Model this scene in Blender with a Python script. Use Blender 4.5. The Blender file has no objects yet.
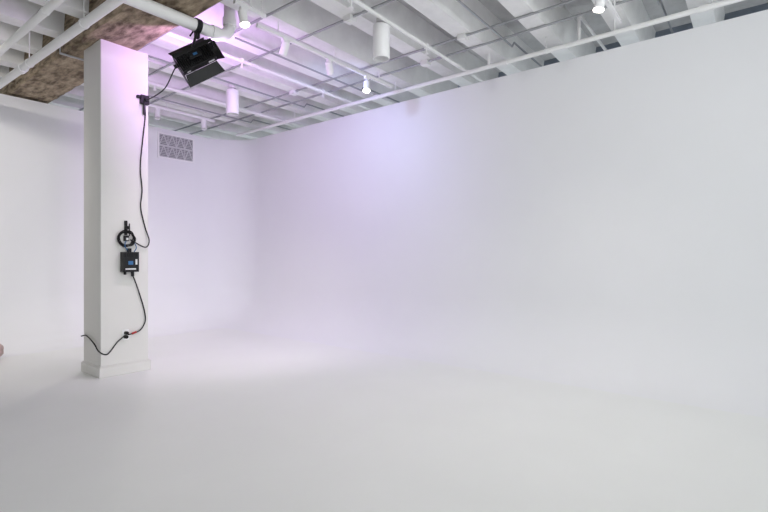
import bpy, bmesh, math, random
from mathutils import Vector, Matrix
random.seed(3)
scene = bpy.context.scene
scene.view_settings.view_transform = 'Standard'

# ---------------------------------------------------------------- materials
def mat(name, col, rough=0.6, metal=0.0, noise=0.0, nscale=8.0, bump=0.0, col2=None, emis=None, estr=0.0, spec=0.3, stretch=None):
    m = bpy.data.materials.new(name); m.use_nodes = True
    nt = m.node_tree; b = nt.nodes['Principled BSDF']
    b.inputs['Base Color'].default_value = (*col, 1)
    b.inputs['Roughness'].default_value = rough
    b.inputs['Metallic'].default_value = metal
    b.inputs['Specular IOR Level'].default_value = spec
    if emis:
        b.inputs['Emission Color'].default_value = (*emis, 1)
        b.inputs['Emission Strength'].default_value = estr
    if noise > 0 or bump > 0:
        tc = nt.nodes.new('ShaderNodeTexCoord')
        n = nt.nodes.new('ShaderNodeTexNoise'); n.inputs['Scale'].default_value = nscale
        n.inputs['Detail'].default_value = 10; n.inputs['Roughness'].default_value = 0.6
        src = tc.outputs['Object']
        if stretch:
            mp = nt.nodes.new('ShaderNodeMapping'); mp.inputs['Scale'].default_value = stretch
            nt.links.new(src, mp.inputs['Vector']); src = mp.outputs['Vector']
        nt.links.new(src, n.inputs['Vector'])
        if noise > 0:
            r = nt.nodes.new('ShaderNodeValToRGB')
            c2 = col2 if col2 else tuple(max(0, c * (1 - noise)) for c in col)
            r.color_ramp.elements[0].position = 0.36; r.color_ramp.elements[0].color = (*c2, 1)
            r.color_ramp.elements[1].position = 0.64; r.color_ramp.elements[1].color = (*col, 1)
            nt.links.new(n.outputs['Fac'], r.inputs['Fac'])
            nt.links.new(r.outputs['Color'], b.inputs['Base Color'])
        if bump > 0:
            bp = nt.nodes.new('ShaderNodeBump'); bp.inputs['Strength'].default_value = bump
            bp.inputs['Distance'].default_value = 0.02
            nt.links.new(n.outputs['Fac'], bp.inputs['Height'])
            nt.links.new(bp.outputs['Normal'], b.inputs['Normal'])
    return m

M_cyc   = mat('cyclorama_paint', (0.84, 0.845, 0.86), 0.65, noise=0.012, nscale=1.5, spec=0.2)
M_floor = mat('floor_paint', (0.83, 0.84, 0.825), 0.5, noise=0.02, nscale=1.2, spec=0.25)
M_ceil  = mat('ceiling_paint', (0.92, 0.92, 0.91), 0.7, noise=0.08, nscale=5, bump=0.25)
M_deck_shade  = mat('ceiling_deck_shade', (0.62, 0.62, 0.62), 0.8, noise=0.18, nscale=4, bump=0.4)  # shade between the ribs, put into a darker deck colour
M_col   = mat('column_paint', (0.76, 0.75, 0.72), 0.5, noise=0.02, nscale=3)
M_conc  = mat('raw_concrete', (0.46, 0.37, 0.26), 0.95, noise=1, nscale=11, bump=1.0, col2=(0.12, 0.09, 0.06), stretch=(1.2, 0.4, 2.0))
M_pipe  = mat('white_pipe_paint', (0.86, 0.86, 0.85), 0.4)
M_white = mat('white_enamel', (0.88, 0.88, 0.88), 0.35)
M_galv  = mat('galvanised_steel', (0.45, 0.46, 0.48), 0.35, metal=0.7)
M_black = mat('black_metal', (0.012, 0.012, 0.013), 0.45, noise=0.3, nscale=30)
M_rub   = mat('black_rubber', (0.012, 0.012, 0.012), 0.6)
M_blue  = mat('blue_plastic', (0.05, 0.16, 0.35), 0.4)
M_red   = mat('red_plastic', (0.45, 0.03, 0.03), 0.4)
M_grey  = mat('vent_shadow', (0.26, 0.26, 0.27), 0.7)
M_vent  = mat('vent_metal', (0.62, 0.62, 0.63), 0.45)
M_outer = mat('building_wall_paint', (0.28, 0.32, 0.38), 0.85, noise=0.2, nscale=3)
M_block  = mat('light_block_paint', (0.62, 0.61, 0.60), 0.8, noise=0.05, nscale=2)
M_bulb  = mat('lamp_lens', (1, 1, 1), 0.3, emis=(1.0, 0.93, 0.80), estr=18)
M_off   = mat('lamp_lens_off', (0.55, 0.55, 0.55), 0.2)
M_led   = mat('led_lens', (0.7, 0.4, 0.9), 0.3, emis=(0.70, 0.45, 1.0), estr=4)
M_cloth = mat('pink_canvas', (0.62, 0.47, 0.43), 0.9, noise=0.2, nscale=12, bump=0.4)
M_label = mat('white_label', (0.7, 0.7, 0.7), 0.5)

# ---------------------------------------------------------------- helpers
def finish(name, bm, mats, parent=None, smooth=False, bevel=0.0, loc=None):
    bmesh.ops.recalc_face_normals(bm, faces=bm.faces)
    me = bpy.data.meshes.new(name); bm.to_mesh(me); bm.free()
    ob = bpy.data.objects.new(name, me)
    scene.collection.objects.link(ob)
    for m in (mats if isinstance(mats, (list, tuple)) else [mats]): me.materials.append(m)
    if smooth:
        for p in me.polygons: p.use_smooth = True
        try: me.set_sharp_from_angle(angle=math.radians(40))
        except Exception: pass
    if bevel > 0:
        md = ob.modifiers.new('bevel', 'BEVEL'); md.width = bevel; md.segments = 2; md.limit_method = 'ANGLE'
    if parent: ob.parent = parent
    return ob

def empty(name, loc=(0, 0, 0), rot=None):
    e = bpy.data.objects.new(name, None); e.empty_display_size = 0.1
    e.location = loc
    if rot is not None: e.rotation_euler = rot
    scene.collection.objects.link(e); return e

def box(bm, lo, hi, mi=0, M=None):
    x0, y0, z0 = lo; x1, y1, z1 = hi
    vs = [Vector(p) for p in [(x0,y0,z0),(x1,y0,z0),(x1,y1,z0),(x0,y1,z0),(x0,y0,z1),(x1,y0,z1),(x1,y1,z1),(x0,y1,z1)]]
    if M: vs = [M @ v for v in vs]
    v = [bm.verts.new(p) for p in vs]
    for f in [(0,3,2,1),(4,5,6,7),(0,1,5,4),(1,2,6,5),(2,3,7,6),(3,0,4,7)]:
        bm.faces.new([v[i] for i in f]).material_index = mi

def cyl(bm, a, b, r, r2=None, seg=20, mi=0, cap=True):
    a = Vector(a); b = Vector(b); d = (b - a).normalized()
    if r2 is None: r2 = r
    up = Vector((0, 0, 1)) if abs(d.z) < 0.9 else Vector((1, 0, 0))
    u = d.cross(up).normalized(); w = d.cross(u)
    A = []; B = []
    for i in range(seg):
        t = 2 * math.pi * i / seg; o = u * math.cos(t) + w * math.sin(t)
        A.append(bm.verts.new(a + o * r)); B.append(bm.verts.new(b + o * r2))
    for i in range(seg):
        j = (i + 1) % seg
        bm.faces.new([A[i], A[j], B[j], B[i]]).material_index = mi
    if cap:
        bm.faces.new(A[::-1]).material_index = mi; bm.faces.new(B).material_index = mi

def catmull(pts, n=8):
    P = [Vector(p) for p in pts]; P = [P[0] * 2 - P[1]] + P + [P[-1] * 2 - P[-2]]
    out = []
    for i in range(1, len(P) - 2):
        for k in range(n):
            t = k / n; p0, p1, p2, p3 = P[i-1:i+3]
            out.append(0.5 * ((2*p1) + (p2-p0)*t + (2*p0-5*p1+4*p2-p3)*t*t + (3*p1-p0-3*p2+p3)*t**3))
    out.append(P[-2]); return out

def tube(bm, pts, r, seg=10, mi=0, smooth=True, closed=False):
    P = catmull(pts) if smooth else [Vector(p) for p in pts]
    rings = []; u = None
    for i, p in enumerate(P):
        d = (P[min(i+1, len(P)-1)] - P[max(i-1, 0)]).normalized()
        if u is None:
            up = Vector((0, 0, 1)) if abs(d.z) < 0.9 else Vector((1, 0, 0)); u = d.cross(up).normalized()
        else: u = (u - d * u.dot(d)).normalized()
        w = d.cross(u)
        rings.append([bm.verts.new(p + (u*math.cos(2*math.pi*k/seg) + w*math.sin(2*math.pi*k/seg)) * r) for k in range(seg)])
    for a, b in zip(rings, rings[1:]):
        for k in range(seg):
            j = (k + 1) % seg; bm.faces.new([a[k], a[j], b[j], b[k]]).material_index = mi
    bm.faces.new(rings[0][::-1]).material_index = mi; bm.faces.new(rings[-1]).material_index = mi

# ---------------------------------------------------------------- room shell
XW, YW, HT, R = 5.61, 8.32, 3.58, 0.75
XMIN, YMIN = -5.0, -5.0
def profile(n=28):
    p = [(R, 0.0)]
    for i in range(1, n + 1):
        a = math.pi / 2 * i / n; p.append((R - R * math.sin(a), R - R * math.cos(a)))
    return p + [(0.0, HT), (-0.12, HT), (-0.12, 0.0)]
def sweep(name, stations):
    """stations: (function d -> (x,y))"""
    bm = bmesh.new(); pr = profile(); rows = []
    for st in stations: rows.append([bm.verts.new((*st(d), z)) for d, z in pr])
    for a, b in zip(rows, rows[1:]):
        for k in range(len(pr) - 1):
            vs = [a[k], a[k+1], b[k+1], b[k]]
            bm.faces.new(vs)
    bmesh.ops.remove_doubles(bm, verts=bm.verts, dist=1e-5)
    return finish(name, bm, M_cyc, smooth=True)
sweep('wall_right', [lambda d, y=y: (XW - d, y) for y in (YMIN, 0, 4, YW - R)])
st = []
cx, cy = XW - R, YW - R
for i in range(25):
    a = math.pi / 2 * i / 24
    st.append(lambda d, a=a: (cx + (R - d) * math.cos(a), cy + (R - d) * math.sin(a)))
for x in (3, 0, XMIN): st.append(lambda d, x=x: (x, YW - d))
sweep('wall_back', st)
bm = bmesh.new(); box(bm, (XMIN, YMIN, -0.15), (XW - R, YW - R, 0.0)); finish('floor', bm, M_floor)
bm = bmesh.new()
box(bm, (6.9, YMIN, -0.15), (7.05, 9.75, 4.35)); finish('wall_outer_right', bm, M_outer)
bm = bmesh.new()
box(bm, (XMIN, 9.6, -0.15), (6.9, 9.75, 4.35)); finish('wall_outer_back', bm, M_outer)
bm = bmesh.new()
box(bm, (XMIN - .15, YMIN, -0.15), (XMIN, 9.75, 4.35)); finish('wall_left_light_block', bm, M_block)  # unseen wall, added to keep side light off the column's left face

# ribbed concrete ceiling
bm = bmesh.new()
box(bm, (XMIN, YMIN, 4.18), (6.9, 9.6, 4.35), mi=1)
k = -7
while True:
    y = 0.45 + 0.72 * k; k += 1
    if y > 9.5: break
    if y < YMIN + 0.2: continue
    lo, hi, zb, zt = 0.10, 0.15, 3.80, 4.19
    a = [bm.verts.new((XMIN, y + s, z)) for s, z in ((-hi, zt), (-lo, zb), (lo, zb), (hi, zt))]
    b = [bm.verts.new((6.9, y + s, z)) for s, z in ((-hi, zt), (-lo, zb), (lo, zb), (hi, zt))]
    for i in range(4):
        j = (i + 1) % 4; bm.faces.new([a[i], a[j], b[j], b[i]])
    bm.faces.new(a[::-1]); bm.faces.new(b)
finish('ceiling', bm, [M_ceil, M_deck_shade])

# raw concrete girder over the column
bm = bmesh.new()
n = 120
prof = [(1.90, 4.19), (1.90, 3.9), (1.90, 3.64), (1.93, 3.61), (2.17, 3.61), (2.41, 3.61), (2.44, 3.64), (2.44, 3.9), (2.44, 4.19)]
rows = []
for i in range(n + 1):
    y = YMIN + (9.6 - YMIN) * i / n
    rows.append([bm.verts.new((x + random.uniform(-.009, .009), y, z + (random.uniform(-.007, .007) if 0 < q < 8 else 0))) for q, (x, z) in enumerate(prof)])
for a, b in zip(rows, rows[1:]):
    for q in range(8): bm.faces.new([a[q], a[q+1], b[q+1], b[q]])
bm.faces.new(rows[0]); bm.faces.new(rows[-1][::-1])
finish('ceiling_beam', bm, M_conc)

# ---------------------------------------------------------------- column
bm = bmesh.new()
box(bm, (2.04, 5.47, 0), (2.54, 5.94, 3.615))
box(bm, (2.02, 5.45, 0), (2.56, 5.96, 0.11))
box(bm, (2.028, 5.458, 0.11), (2.552, 5.952, 0.122))
finish('column', bm, M_col, bevel=0.006)

# ---------------------------------------------------------------- pipes
def pipe(name, pts, r, m=M_pipe, couplings=(), cr=1.3, hangers=()):
    bm = bmesh.new(); tube(bm, pts, r, seg=16, smooth=False)
    for (p, q) in couplings: cyl(bm, p, q, r * cr, seg=16)
    for (x, y, z0, z1) in hangers:
        cyl(bm, (x, y, z0), (x, y, z1), 0.006, seg=8)
        cyl(bm, (x - 0.0, y - 0.012, z0), (x, y + 0.012, z0), r * 1.15, seg=16)
    return finish(name, bm, m, smooth=True)
def arc(c, p0, p1, n=8):
    c = Vector(c); a = Vector(p0) - c; b = Vector(p1) - c
    return [c + a * math.cos(t * math.pi / 2 / n) + b * math.sin(t * math.pi / 2 / n) for t in range(n + 1)]

# sprinkler pipe along the top of the right wall
pipe('sprinkler_pipe', [(5.36, YMIN, 3.64), (5.36, 7.9, 3.64)], 0.026,
     couplings=[((5.36, y - .04, 3.64), (5.36, y + .04, 3.64)) for y in (0.4, 2.4, 4.4, 6.4)],
     hangers=[(5.36, y, 3.64, 3.80) for y in (-0.99, 1.17, 1.89, 4.05, 6.21)])
# thick drain pipe crossing under the girder in front of the column then turning up
yp, zp = 4.27, 3.54
pts = [(-1.5, yp, zp), (2.67, yp, zp)] + arc((2.67, yp, zp + .14), (2.67, yp, zp), (2.81, yp, zp + .14)) + [(2.81, yp, 4.18)]
pipe('drain_pipe', pts, 0.058, couplings=[((2.60, yp, zp), (2.68, yp, zp)), ((2.81, yp, zp + .13), (2.81, yp, zp + .21)), ((1.2, yp, zp), (1.3, yp, zp))], cr=1.2)
# pipes beside the girder
pipe('water_pipe', [(1.56, 8.1, 3.40), (1.733, 1.0, 3.40)], 0.040,
     couplings=[((1.60, 6.5, 3.40), (1.602, 6.4, 3.40)), ((1.662, 3.9, 3.40), (1.664, 3.8, 3.40))],
     hangers=[(1.606, 6.21, 3.40, 3.80), (1.641, 4.77, 3.40, 3.80)])
pipe('water_pipe', [(1.29, 8.1, 3.40), (1.42, 1.0, 3.40)], 0.032, hangers=[(1.325, 6.21, 3.40, 3.80), (1.351, 4.77, 3.40, 3.80)])
pipe('water_pipe', [(0.96, 8.1, 3.40), (1.05, 1.0, 3.40)], 0.022, hangers=[(0.984, 6.21, 3.40, 3.80), (1.002, 4.77, 3.40, 3.80)])
# galvanised conduits on girder and ceiling
pipe('electrical_conduit', [(2.475, YMIN + 1, 3.68), (2.475, 8.3, 3.68)], 0.012, M_galv)
pipe('electrical_conduit', [(1.875, 6.15, 3.78), (1.875, 6.15, 3.585), (2.465, 6.15, 3.585), (2.465, 6.15, 3.78)], 0.012, M_galv)
pipe('electrical_conduit', [(1.865, 1.0, 3.72), (1.865, 6.15, 3.72)], 0.014, M_galv)
for (x, z) in ((3.05, 3.785), (3.62, 3.785), (4.72, 3.785), (5.05, 3.785)):
    pipe('electrical_conduit', [(x, YMIN + 1, z), (x, 9.4, z)], 0.013, M_galv,
         couplings=[((x, y, z), (x, y + .05, z)) for y in (0.8, 3.1, 5.4, 7.5)])
for (y, x0) in ((2.25, 2.5), (5.85, 2.5), (7.3, 2.6), (0.75, 1.5), (4.6, 3.1)):
    pipe('electrical_conduit', [(x0, y, 3.755), (5.25, y, 3.755)] + [(5.3, y, 3.82), (6.8, y, 3.82)], 0.011, M_galv)
pipe('ceiling_pipe', [(2.5, 5.05, 3.74), (6.8, 5.05, 3.74)], 0.024)
pipe('ceiling_pipe', [(2.5, 3.02, 3.75), (6.8, 3.02, 3.75)], 0.022)
pipe('ceiling_pipe', [(2.7, 6.70, 3.74), (6.8, 6.70, 3.74)], 0.03)
# sprinkler branch with drops to the wall-top pipe
for y in (1.53, 2.6):
    pipe('ceiling_pipe', [(5.36, y, 3.64), (5.36, y, 3.95), (6.8, y, 3.95)], 0.018)
# sprinkler heads
for (x, y) in ((3.3, 3.02), (4.6, 3.02), (3.5, 5.05), (4.9, 5.05), (3.2, 6.70)):
    bm = bmesh.new(); cyl(bm, (x, y, 3.73), (x, y, 3.66), .010, seg=10); cyl(bm, (x, y, 3.66), (x, y, 3.652), .026, seg=16)
    cyl(bm, (x, y, 3.765), (x, y, 3.72), .032, seg=14)
    finish('sprinkler_head', bm, M_pipe, smooth=True)
# junction boxes
for (x, y) in ((3.62, 3.33), (4.72, 2.61), (3.05, 5.49), (4.72, 5.49), (4.72, 1.17), (3.62, 1.89), (5.05, 3.33)):
    bm = bmesh.new(); box(bm, (x - .05, y - .05, 3.74), (x + .05, y + .05, 3.80))
    cyl(bm, (x, y, 3.742), (x, y, 3.732), 0.03)
    finish('junction_box', bm, M_pipe, bevel=0.006)

# ---------------------------------------------------------------- cylinder pendants
def pendant(x, y, tilt=0):
    e = empty('cylinder_pendant_light', (x, y, 3.76))
    bm = bmesh.new()
    cyl(bm, (0, 0, 0.04), (0, 0, 0.0), 0.055, seg=32)
    cyl(bm, (0, 0, 0.0), (0, 0, -0.03), 0.02, seg=16)
    finish('canopy', bm, M_white, e, smooth=True)
    bm = bmesh.new(); r = 0.09
    prof = [(0, -.03), (r - .008, -.03), (r, -.038), (r, -.375), (r - .004, -.38), (r - .012, -.38), (r - .014, -.33), (r - .03, -.30)]
    rings = []
    for (q, z) in prof[1:]:
        rings.append([bm.verts.new((q*math.cos(2*math.pi*i/40), q*math.sin(2*math.pi*i/40), z)) for i in range(40)])
    for a, b in zip(rings, rings[1:]):
        for i in range(40): bm.faces.new([a[i], a[(i+1) % 40], b[(i+1) % 40], b[i]])
    bm.faces.new(rings[0])
    finish('housing', bm, M_white, e, smooth=True)
    bm = bmesh.new(); cyl(bm, (0, 0, -.295), (0, 0, -.302), r - .029, seg=32)
    finish('lens', bm, M_off, e, smooth=True)
pendant(3.87, 3.11); pendant(4.02, 6.03)

# ---------------------------------------------------------------- track lighting
def spot_light(name, parent, loc, target, power, col, size, blend=1.0, rad=0.05):
    L = bpy.data.lights.new(name, 'SPOT'); L.energy = power; L.color = col; L.spot_size = math.radians(size)
    L.spot_blend = blend; L.shadow_soft_size = rad
    o = bpy.data.objects.new(name, L); scene.collection.objects.link(o)
    o.location = loc; d = Vector(target) - Vector(loc); o.rotation_euler = d.to_track_quat('-Z', 'Y').to_euler()
    o.parent = parent
def track(a, b, heads):
    e = empty('track_lighting')
    bm = bmesh.new(); a = Vector(a); b = Vector(b)
    d = (b - a).normalized(); s = Vector((-d.y, d.x, 0)) * 0.018
    v0 = a - s; v1 = b + s
    box(bm, (min(v0.x, v1.x), min(v0.y, v1.y), a.z - 0.018), (max(v0.x, v1.x), max(v0.y, v1.y), a.z + 0.018))
    for t in (0.12, 0.5, 0.88):
        p = a.lerp(b, t); cyl(bm, p, (p.x, p.y, 3.80), 0.008, seg=8)
    finish('rail', bm, M_white, e)
    for (pos, aim, lit, power, col, size) in heads:
        p = Vector(pos); bm = bmesh.new(); dd = (Vector(aim) - p).normalized()
        box(bm, (p.x-.035, p.y-.018, a.z-.05), (p.x+.035, p.y+.018, a.z-.018))
        cyl(bm, (p.x, p.y, a.z - .05), (p.x, p.y, p.z + .02), 0.009, seg=10)
        cyl(bm, p - dd*.06, p + dd*.06, 0.042, seg=28); cyl(bm, p - dd*.075, p - dd*.06, 0.028, 0.042, seg=28)
        cyl(bm, p + dd*.06, p + dd*.075, 0.042, 0.047, seg=28, cap=False)
        finish('head', bm, M_white, e, smooth=True)
        bm = bmesh.new(); cyl(bm, p + dd*.061, p + dd*.064, 0.040, seg=28)
        finish('lens', bm, M_bulb if lit else M_off, e, smooth=True)
        if power: spot_light('lamp', e, p + dd*.09, aim, power, col, size)
W = (1.0, 0.95, 0.88)
N = (0.97, 0.98, 1.0)
track((2.95, 4.0, 3.66), (5.2, 4.0, 3.66), [
    ((3.31, 4.0, 3.55), (3.7, 6.2, 0.0), True, 110, W, 85),
    ((3.99, 4.0, 3.55), (5.6, 5.0, 2.0), False, 42, (0.46, 0.58, 1.0), 175),
    ((4.67, 4.0, 3.52), (3.9, 3.4, 1.0), True, 40, W, 110)])
track((2.55, 3.8, 3.66), (2.9, 3.8, 3.66), [
    ((2.65, 3.8, 3.55), (2.8, 3.0, 0.5), True, 25, W, 100)])
track((3.4, 1.09, 3.66), (5.2, 1.09, 3.66), [
    ((4.45, 1.09, 3.55), (3.9, 1.6, 0.0), True, 55, W, 110),
    ((3.6, 1.09, 3.55), (3.9, 2.0, 0.0), False, 0, W, 80)])
track((2.9, 7.45, 3.66), (4.6, 7.45, 3.66), [
    ((3.6, 7.45, 3.55), (3.3, 6.4, 0.0), False, 80, W, 110),
    ((4.4, 7.45, 3.55), (4.4, 6.6, 0.0), False, 0, W, 90)])
track((-2.2, 5.2, 3.66), (0.6, 5.2, 3.66), [  # unseen track, added to brighten the left part of the back wall
    ((0.4, 5.2, 3.55), (1.2, 8.3, 1.5), True, 150, W, 110),
    ((-1.6, 5.2, 3.55), (-1.4, 7.9, 1.0), True, 80, W, 110)])
track((-0.5, -1.0, 3.66), (2.6, -1.0, 3.66), [  # unseen track behind the camera, added as fill for right wall and floor
    ((2.3, -1.0, 3.55), (5.61, 2.6, 1.8), True, 75, N, 130),
    ((1.0, -1.0, 3.55), (5.0, 4.4, 1.0), True, 125, N, 110),
    ((-0.2, -1.0, 3.55), (0.8, 2.0, 0.0), True, 60, W, 120)])

# ---------------------------------------------------------------- air vent on back wall
e = empty('air_vent', (4.365, YW, 3.275))
w, h = 0.345, 0.23
bm = bmesh.new()
for (lo, hi) in (((-w, -.02, -h), (w, -.001, -h+.03)), ((-w, -.02, h-.03), (w, -.001, h)), ((-w, -.02, -h+.03), (-w+.03, -.001, h-.03)), ((w-.03, -.02, -h+.03), (w, -.001, h-.03))):
    box(bm, lo, hi)
finish('frame', bm, M_white, e, bevel=.003)
bm = bmesh.new(); box(bm, (-w+.03, -.006, -h+.03), (w-.03, -.001, h-.03)); finish('backing', bm, M_grey, e)
bm = bmesh.new()
def strip(a, b, t=.006):
    a = Vector(a); b = Vector(b); d = (b-a).normalized(); s = Vector((-d.z, 0, d.x)) * t
    y0, y1 = -.016, -.003
    q = [a + s, b + s, b - s, a - s]
    A = [bm.verts.new((p.x, y0, p.z)) for p in q]; B = [bm.verts.new((p.x, y1, p.z)) for p in q]
    bm.faces.new(A); bm.faces.new(B[::-1])
    for i in range(4): bm.faces.new([A[i], A[(i+1) % 4], B[(i+1) % 4], B[i]])
cw = (2*w - .06) / 4; z0, z2 = -h+.03, h-.03
strip((-w+.03, 0, 0), (w-.03, 0, 0), .007)
for i in range(4):
    xa = -w + .03 + i*cw; xb = xa + cw; xm = (xa + xb) / 2
    strip((xa, 0, z0), (xm, 0, 0)); strip((xm, 0, 0), (xb, 0, z0))
    strip((xa, 0, 0), (xm, 0, z2)); strip((xm, 0, z2), (xb, 0, 0))
for i in range(1, 4): strip((-w + .03 + i*cw, 0, z0), (-w + .03 + i*cw, 0, z2), .004)
finish('triangular_grille', bm, M_vent, e)
bm = bmesh.new()
for i in range(14):
    z = z0 + (i + .5) * (z2 - z0) / 14
    box(bm, (-w+.03, -.010, z - .004), (w-.03, -.004, z + .004))
finish('louvres', bm, M_vent, e)

# ---------------------------------------------------------------- stage light
SL = Vector((2.45, 4.30, 3.235))
e = empty('stage_light', SL)
aim = (Vector((5.4, 8.0, 2.8)) - SL).normalized()
q = aim.to_track_quat('-Z', 'Y').to_matrix() @ Matrix.Rotation(math.radians(32), 3, 'Z')
RM0 = q.to_4x4()
RM = RM0 @ Matrix.Scale(0.88, 4)
def part(name, fn, m, bevel=0.0, smooth=False):
    bm = bmesh.new(); fn(bm); bmesh.ops.transform(bm, matrix=RM, verts=bm.verts)
    return finish(name, bm, m, e, smooth=smooth, bevel=bevel)
def housing(bm):
    box(bm, (-.20, -.11, -.03), (.20, .11, .06))
    for i in range(17): box(bm, (-.18 + i*.0225 - .004, -.095, .06), (-.18 + i*.0225 + .004, .095, .09))
    box(bm, (-.07, -.05, .09), (.07, .05, .12))
part('housing', housing, M_black, .006)
part('led_lens', lambda bm: box(bm, (-.185, -.095, -.036), (.185, .095, -.031)), M_led)
def leaf(bm, base, outv, tang, L, half, spread):
    b = Vector(base); o = (Vector(outv) * math.sin(spread) + Vector((0, 0, -1)) * math.cos(spread)).normalized()
    t = Vector(tang); nrm = o.cross(t).normalized() * .003
    pts = [b - t*half, b + t*half, b + o*L + t*(half*1.15), b + o*L - t*(half*1.15)]
    A = [bm.verts.new(p + nrm) for p in pts]; B = [bm.verts.new(p - nrm) for p in pts]
    bm.faces.new(A); bm.faces.new(B[::-1])
    for i in range(4): bm.faces.new([A[i], A[(i+1) % 4], B[(i+1) % 4], B[i]])
def doors(bm):
    leaf(bm, (0, .112, -.03), (0, 1, 0), (1, 0, 0), .13, .19, 1.0)
    leaf(bm, (0, -.112, -.03), (0, -1, 0), (1, 0, 0), .13, .19, 1.15)
    leaf(bm, (.202, 0, -.03), (1, 0, 0), (0, 1, 0), .09, .10, 1.4)
    leaf(bm, (-.202, 0, -.03), (-1, 0, 0), (0, 1, 0), .19, .13, 0.0)
part('barn_doors', doors, M_black)
def yoke(bm):
    for s in (-1, 1):
        box(bm, (s*.222 - .004, -.018, 0), (s*.222 + .004, .018, .21))
        cyl(bm, (s*.20, 0, .015), (s*.25, 0, .015), .022, seg=18)
    box(bm, (-.226, -.018, .205), (.226, .018, .213))
part('yoke', yoke, M_black, .002)
part('control_panel', lambda bm: (box(bm, (-.015, -.03, .12), (.03, -.005, .124)),), M_blue)
part('label', lambda bm: (box(bm, (.10, -.112, .0), (.17, -.111, .03)), box(bm, (-.16, -.112, .0), (-.12, -.111, .02))), M_label)
# clamp to drain pipe
bm = bmesh.new()
top = Vector((2.45, yp, zp)) - SL
yk = RM @ Vector((0, 0, .209))
cyl(bm, yk, top + Vector((0, 0, -.06)), .012, seg=14)
cyl(bm, top + Vector((-.025, 0, 0)), top + Vector((.025, 0, 0)), .068, seg=24)
box(bm, (top.x-.02, top.y-.02, top.z-.12), (top.x+.02, top.y+.02, top.z-.055))
cyl(bm, top + Vector((0, .06, -.03)), top + Vector((0, .13, -.06)), .008, seg=10)
finish('pipe_clamp', bm, M_black, e, smooth=True)
L = bpy.data.lights.new('led_output', 'AREA'); L.shape = 'RECTANGLE'; L.size = .32; L.size_y = .16
L.energy = 30; L.color = (0.78, 0.44, 1.0)
o = bpy.data.objects.new('led_output', L); scene.collection.objects.link(o); o.parent = e
o.matrix_local = Matrix.Translation(RM @ Vector((0, 0, -.045))) @ RM0

# ---------------------------------------------------------------- gear on the column (front face y = 5.47)
F = 5.47
def fp(x, z, off=.012): return (x, F - off, z)
bm = bmesh.new()
tube(bm, [RM @ Vector((-.05, 0, .125)) + SL, SL + Vector((-.14, .10, -.10)), (2.42, 4.85, 3.05), (2.46, 5.28, 3.04), fp(2.48, 3.08, .04)], .006)
tube(bm, [fp(2.48, 3.04, .03), fp(2.50, 2.90), fp(2.47, 2.6), fp(2.445, 2.3), fp(2.465, 2.05), fp(2.45, 1.85), fp(2.50, 1.62), fp(2.535, 1.48, .03), fp(2.50, 1.40, .03), fp(2.40, 1.44, .03), fp(2.33, 1.48, .03)], .0065)
tube(bm, [fp(2.33, 1.12, .05), fp(2.38, 1.02, .03), fp(2.44, .86), fp(2.49, .68), fp(2.50, .56), fp(2.45, .47), fp(2.38, .44), fp(2.31, .43, .02)], .0065)
tube(bm, [fp(2.27, .42, .02), fp(2.20, .36), fp(2.12, .26), (2.07, 5.44, .25), (2.02, 5.47, .29), (2.02, 5.60, .36), (2.02, 5.80, .42), (2.02, 5.95, .40)], .0065)
finish('power_cable', bm, M_rub, smooth=True)

# junction clamp at top
e = empty('cable_clamp', (2.49, F, 3.07))
bm = bmesh.new()
box(bm, (-.05, -.05, -.05), (.04, 0, .05)); box(bm, (-.085, -.035, .01), (-.05, 0, .04))
cyl(bm, (0, -.05, 0), (0, -.075, 0), .022, seg=18); cyl(bm, (-.01, -.03, -.05), (-.01, -.03, -.17), .012, seg=14)
finish('body', bm, M_black, e, bevel=.004)

# coiled cable on a hook
e = empty('cable_coil', (2.29, F, 1.50))
bm = bmesh.new()
for j in range(5):
    rr = .074 + .008 * (j % 3); pts = []
    for i in range(25):
        t = 2*math.pi*i/24; pts.append((rr*math.cos(t) + .006*math.sin(3*t + j), -.018 - .007*j, rr*1.0*math.sin(t) - .01 + .008*math.cos(2*t + j)))
    tube(bm, pts, .0055, seg=8, smooth=False)
finish('loops', bm, M_rub, e, smooth=True)
bm = bmesh.new()
box(bm, (-.014, -.02, .03), (.014, 0, .19)); cyl(bm, (0, -.0, .10), (0, -.07, .10), .010, seg=12)
cyl(bm, (0, -.065, .10), (0, -.065, .13), .010, seg=12)
box(bm, (-.022, -.045, -.035), (.022, -.0, .025)); cyl(bm, (.03, -.03, .02), (.03, -.03, .16), .006, seg=8)
finish('hook', bm, M_black, e, bevel=.003)
bm = bmesh.new(); box(bm, (-.012, -.052, -.025), (.012, -.045, .0)); finish('velcro_tie', bm, M_label, e)

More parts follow.
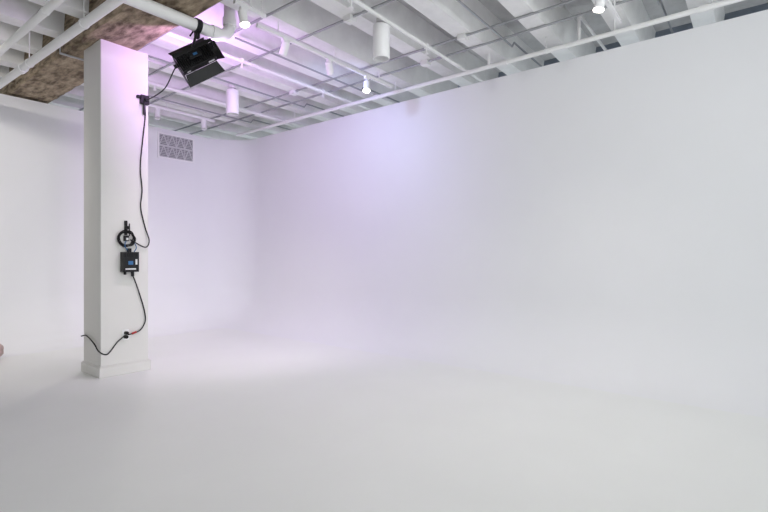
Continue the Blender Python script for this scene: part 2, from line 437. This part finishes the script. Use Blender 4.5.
# power supply box
e = empty('power_supply', (2.315, F, 1.235))
bm = bmesh.new()
box(bm, (-.085, -.085, -.11), (.085, -.012, .11)); box(bm, (-.03, -.012, -.09), (.03, 0, .09))
for i in range(7): box(bm, (-.06 + i*.02 - .004, -.091, .055), (-.06 + i*.02 + .004, -.085, .10))
cyl(bm, (-.05, -.05, -.11), (-.05, -.05, -.14), .014, seg=14); cyl(bm, (.03, -.05, -.11), (.03, -.05, -.16), .016, seg=14)
box(bm, (-.02, -.05, .11), (.02, -.03, .15))
finish('case', bm, M_black, e, bevel=.004)
bm = bmesh.new(); box(bm, (-.03, -.088, -.03), (.02, -.085, .01)); finish('display', bm, M_blue, e)
bm = bmesh.new(); box(bm, (-.06, -.0875, -.085), (.05, -.085, -.07)); box(bm, (.045, -.0875, -.03), (.065, -.085, .03)); finish('label', bm, M_label, e)
bm = bmesh.new()
tube(bm, [(-.02, -.04, .13), (-.05, -.05, .17), (-.04, -.04, .22), (-.01, -.03, .25)], .005)
tube(bm, [(.05, -.04, .11), (.07, -.05, .16), (.05, -.04, .22)], .005)
finish('leads', bm, M_blue, e, smooth=True)

# outlet
e = empty('electrical_outlet', (2.29, F, .43))
bm = bmesh.new(); box(bm, (-.036, -.006, -.058), (.036, 0, .058)); finish('cover_plate', bm, M_white, e, bevel=.003)
bm = bmesh.new(); cyl(bm, (0, -.004, .022), (0, -.045, .022), .019, seg=18); cyl(bm, (-.004, -.004, -.02), (-.004, -.045, -.02), .019, seg=18)
finish('plugs', bm, M_rub, e, smooth=True)
bm = bmesh.new(); cyl(bm, (.06, -.018, .005), (.11, -.018, .02), .011, seg=14); finish('connector_ring', bm, M_red, e, smooth=True)

# canvas sandbag by the back wall, far left
bm = bmesh.new(); bmesh.ops.create_icosphere(bm, subdivisions=4, radius=1)
for v in bm.verts:
    c = v.co; s = 1 + .05*math.sin(7*c.x + 3*c.y) + .03*math.sin(11*c.z + 5*c.x)
    c.x *= .17*s; c.y *= .14*s; c.z = (c.z*.20*s*(1 - .25*abs(c.x/.17)))
    if c.z < -.12: c.z = -.12
bmesh.ops.translate(bm, verts=bm.verts, vec=(1.48, 7.42, .12))
finish('sandbag', bm, M_cloth, smooth=True)

# ---------------------------------------------------------------- world + camera
w = bpy.data.worlds.new('daylight'); scene.world = w; w.use_nodes = True
bg = w.node_tree.nodes['Background']; bg.inputs[0].default_value = (0.93, 0.975, 1.0, 1); bg.inputs[1].default_value = 2.35

cam = bpy.data.cameras.new('camera'); co = bpy.data.objects.new('camera', cam)
scene.collection.objects.link(co); scene.camera = co
cam.sensor_width = 36; cam.lens = 470 / 768 * 36
co.location = (0, 0, 1.30)
co.rotation_euler = Vector((0.783, 0.622, 0)).to_track_quat('-Z', 'Y').to_euler()
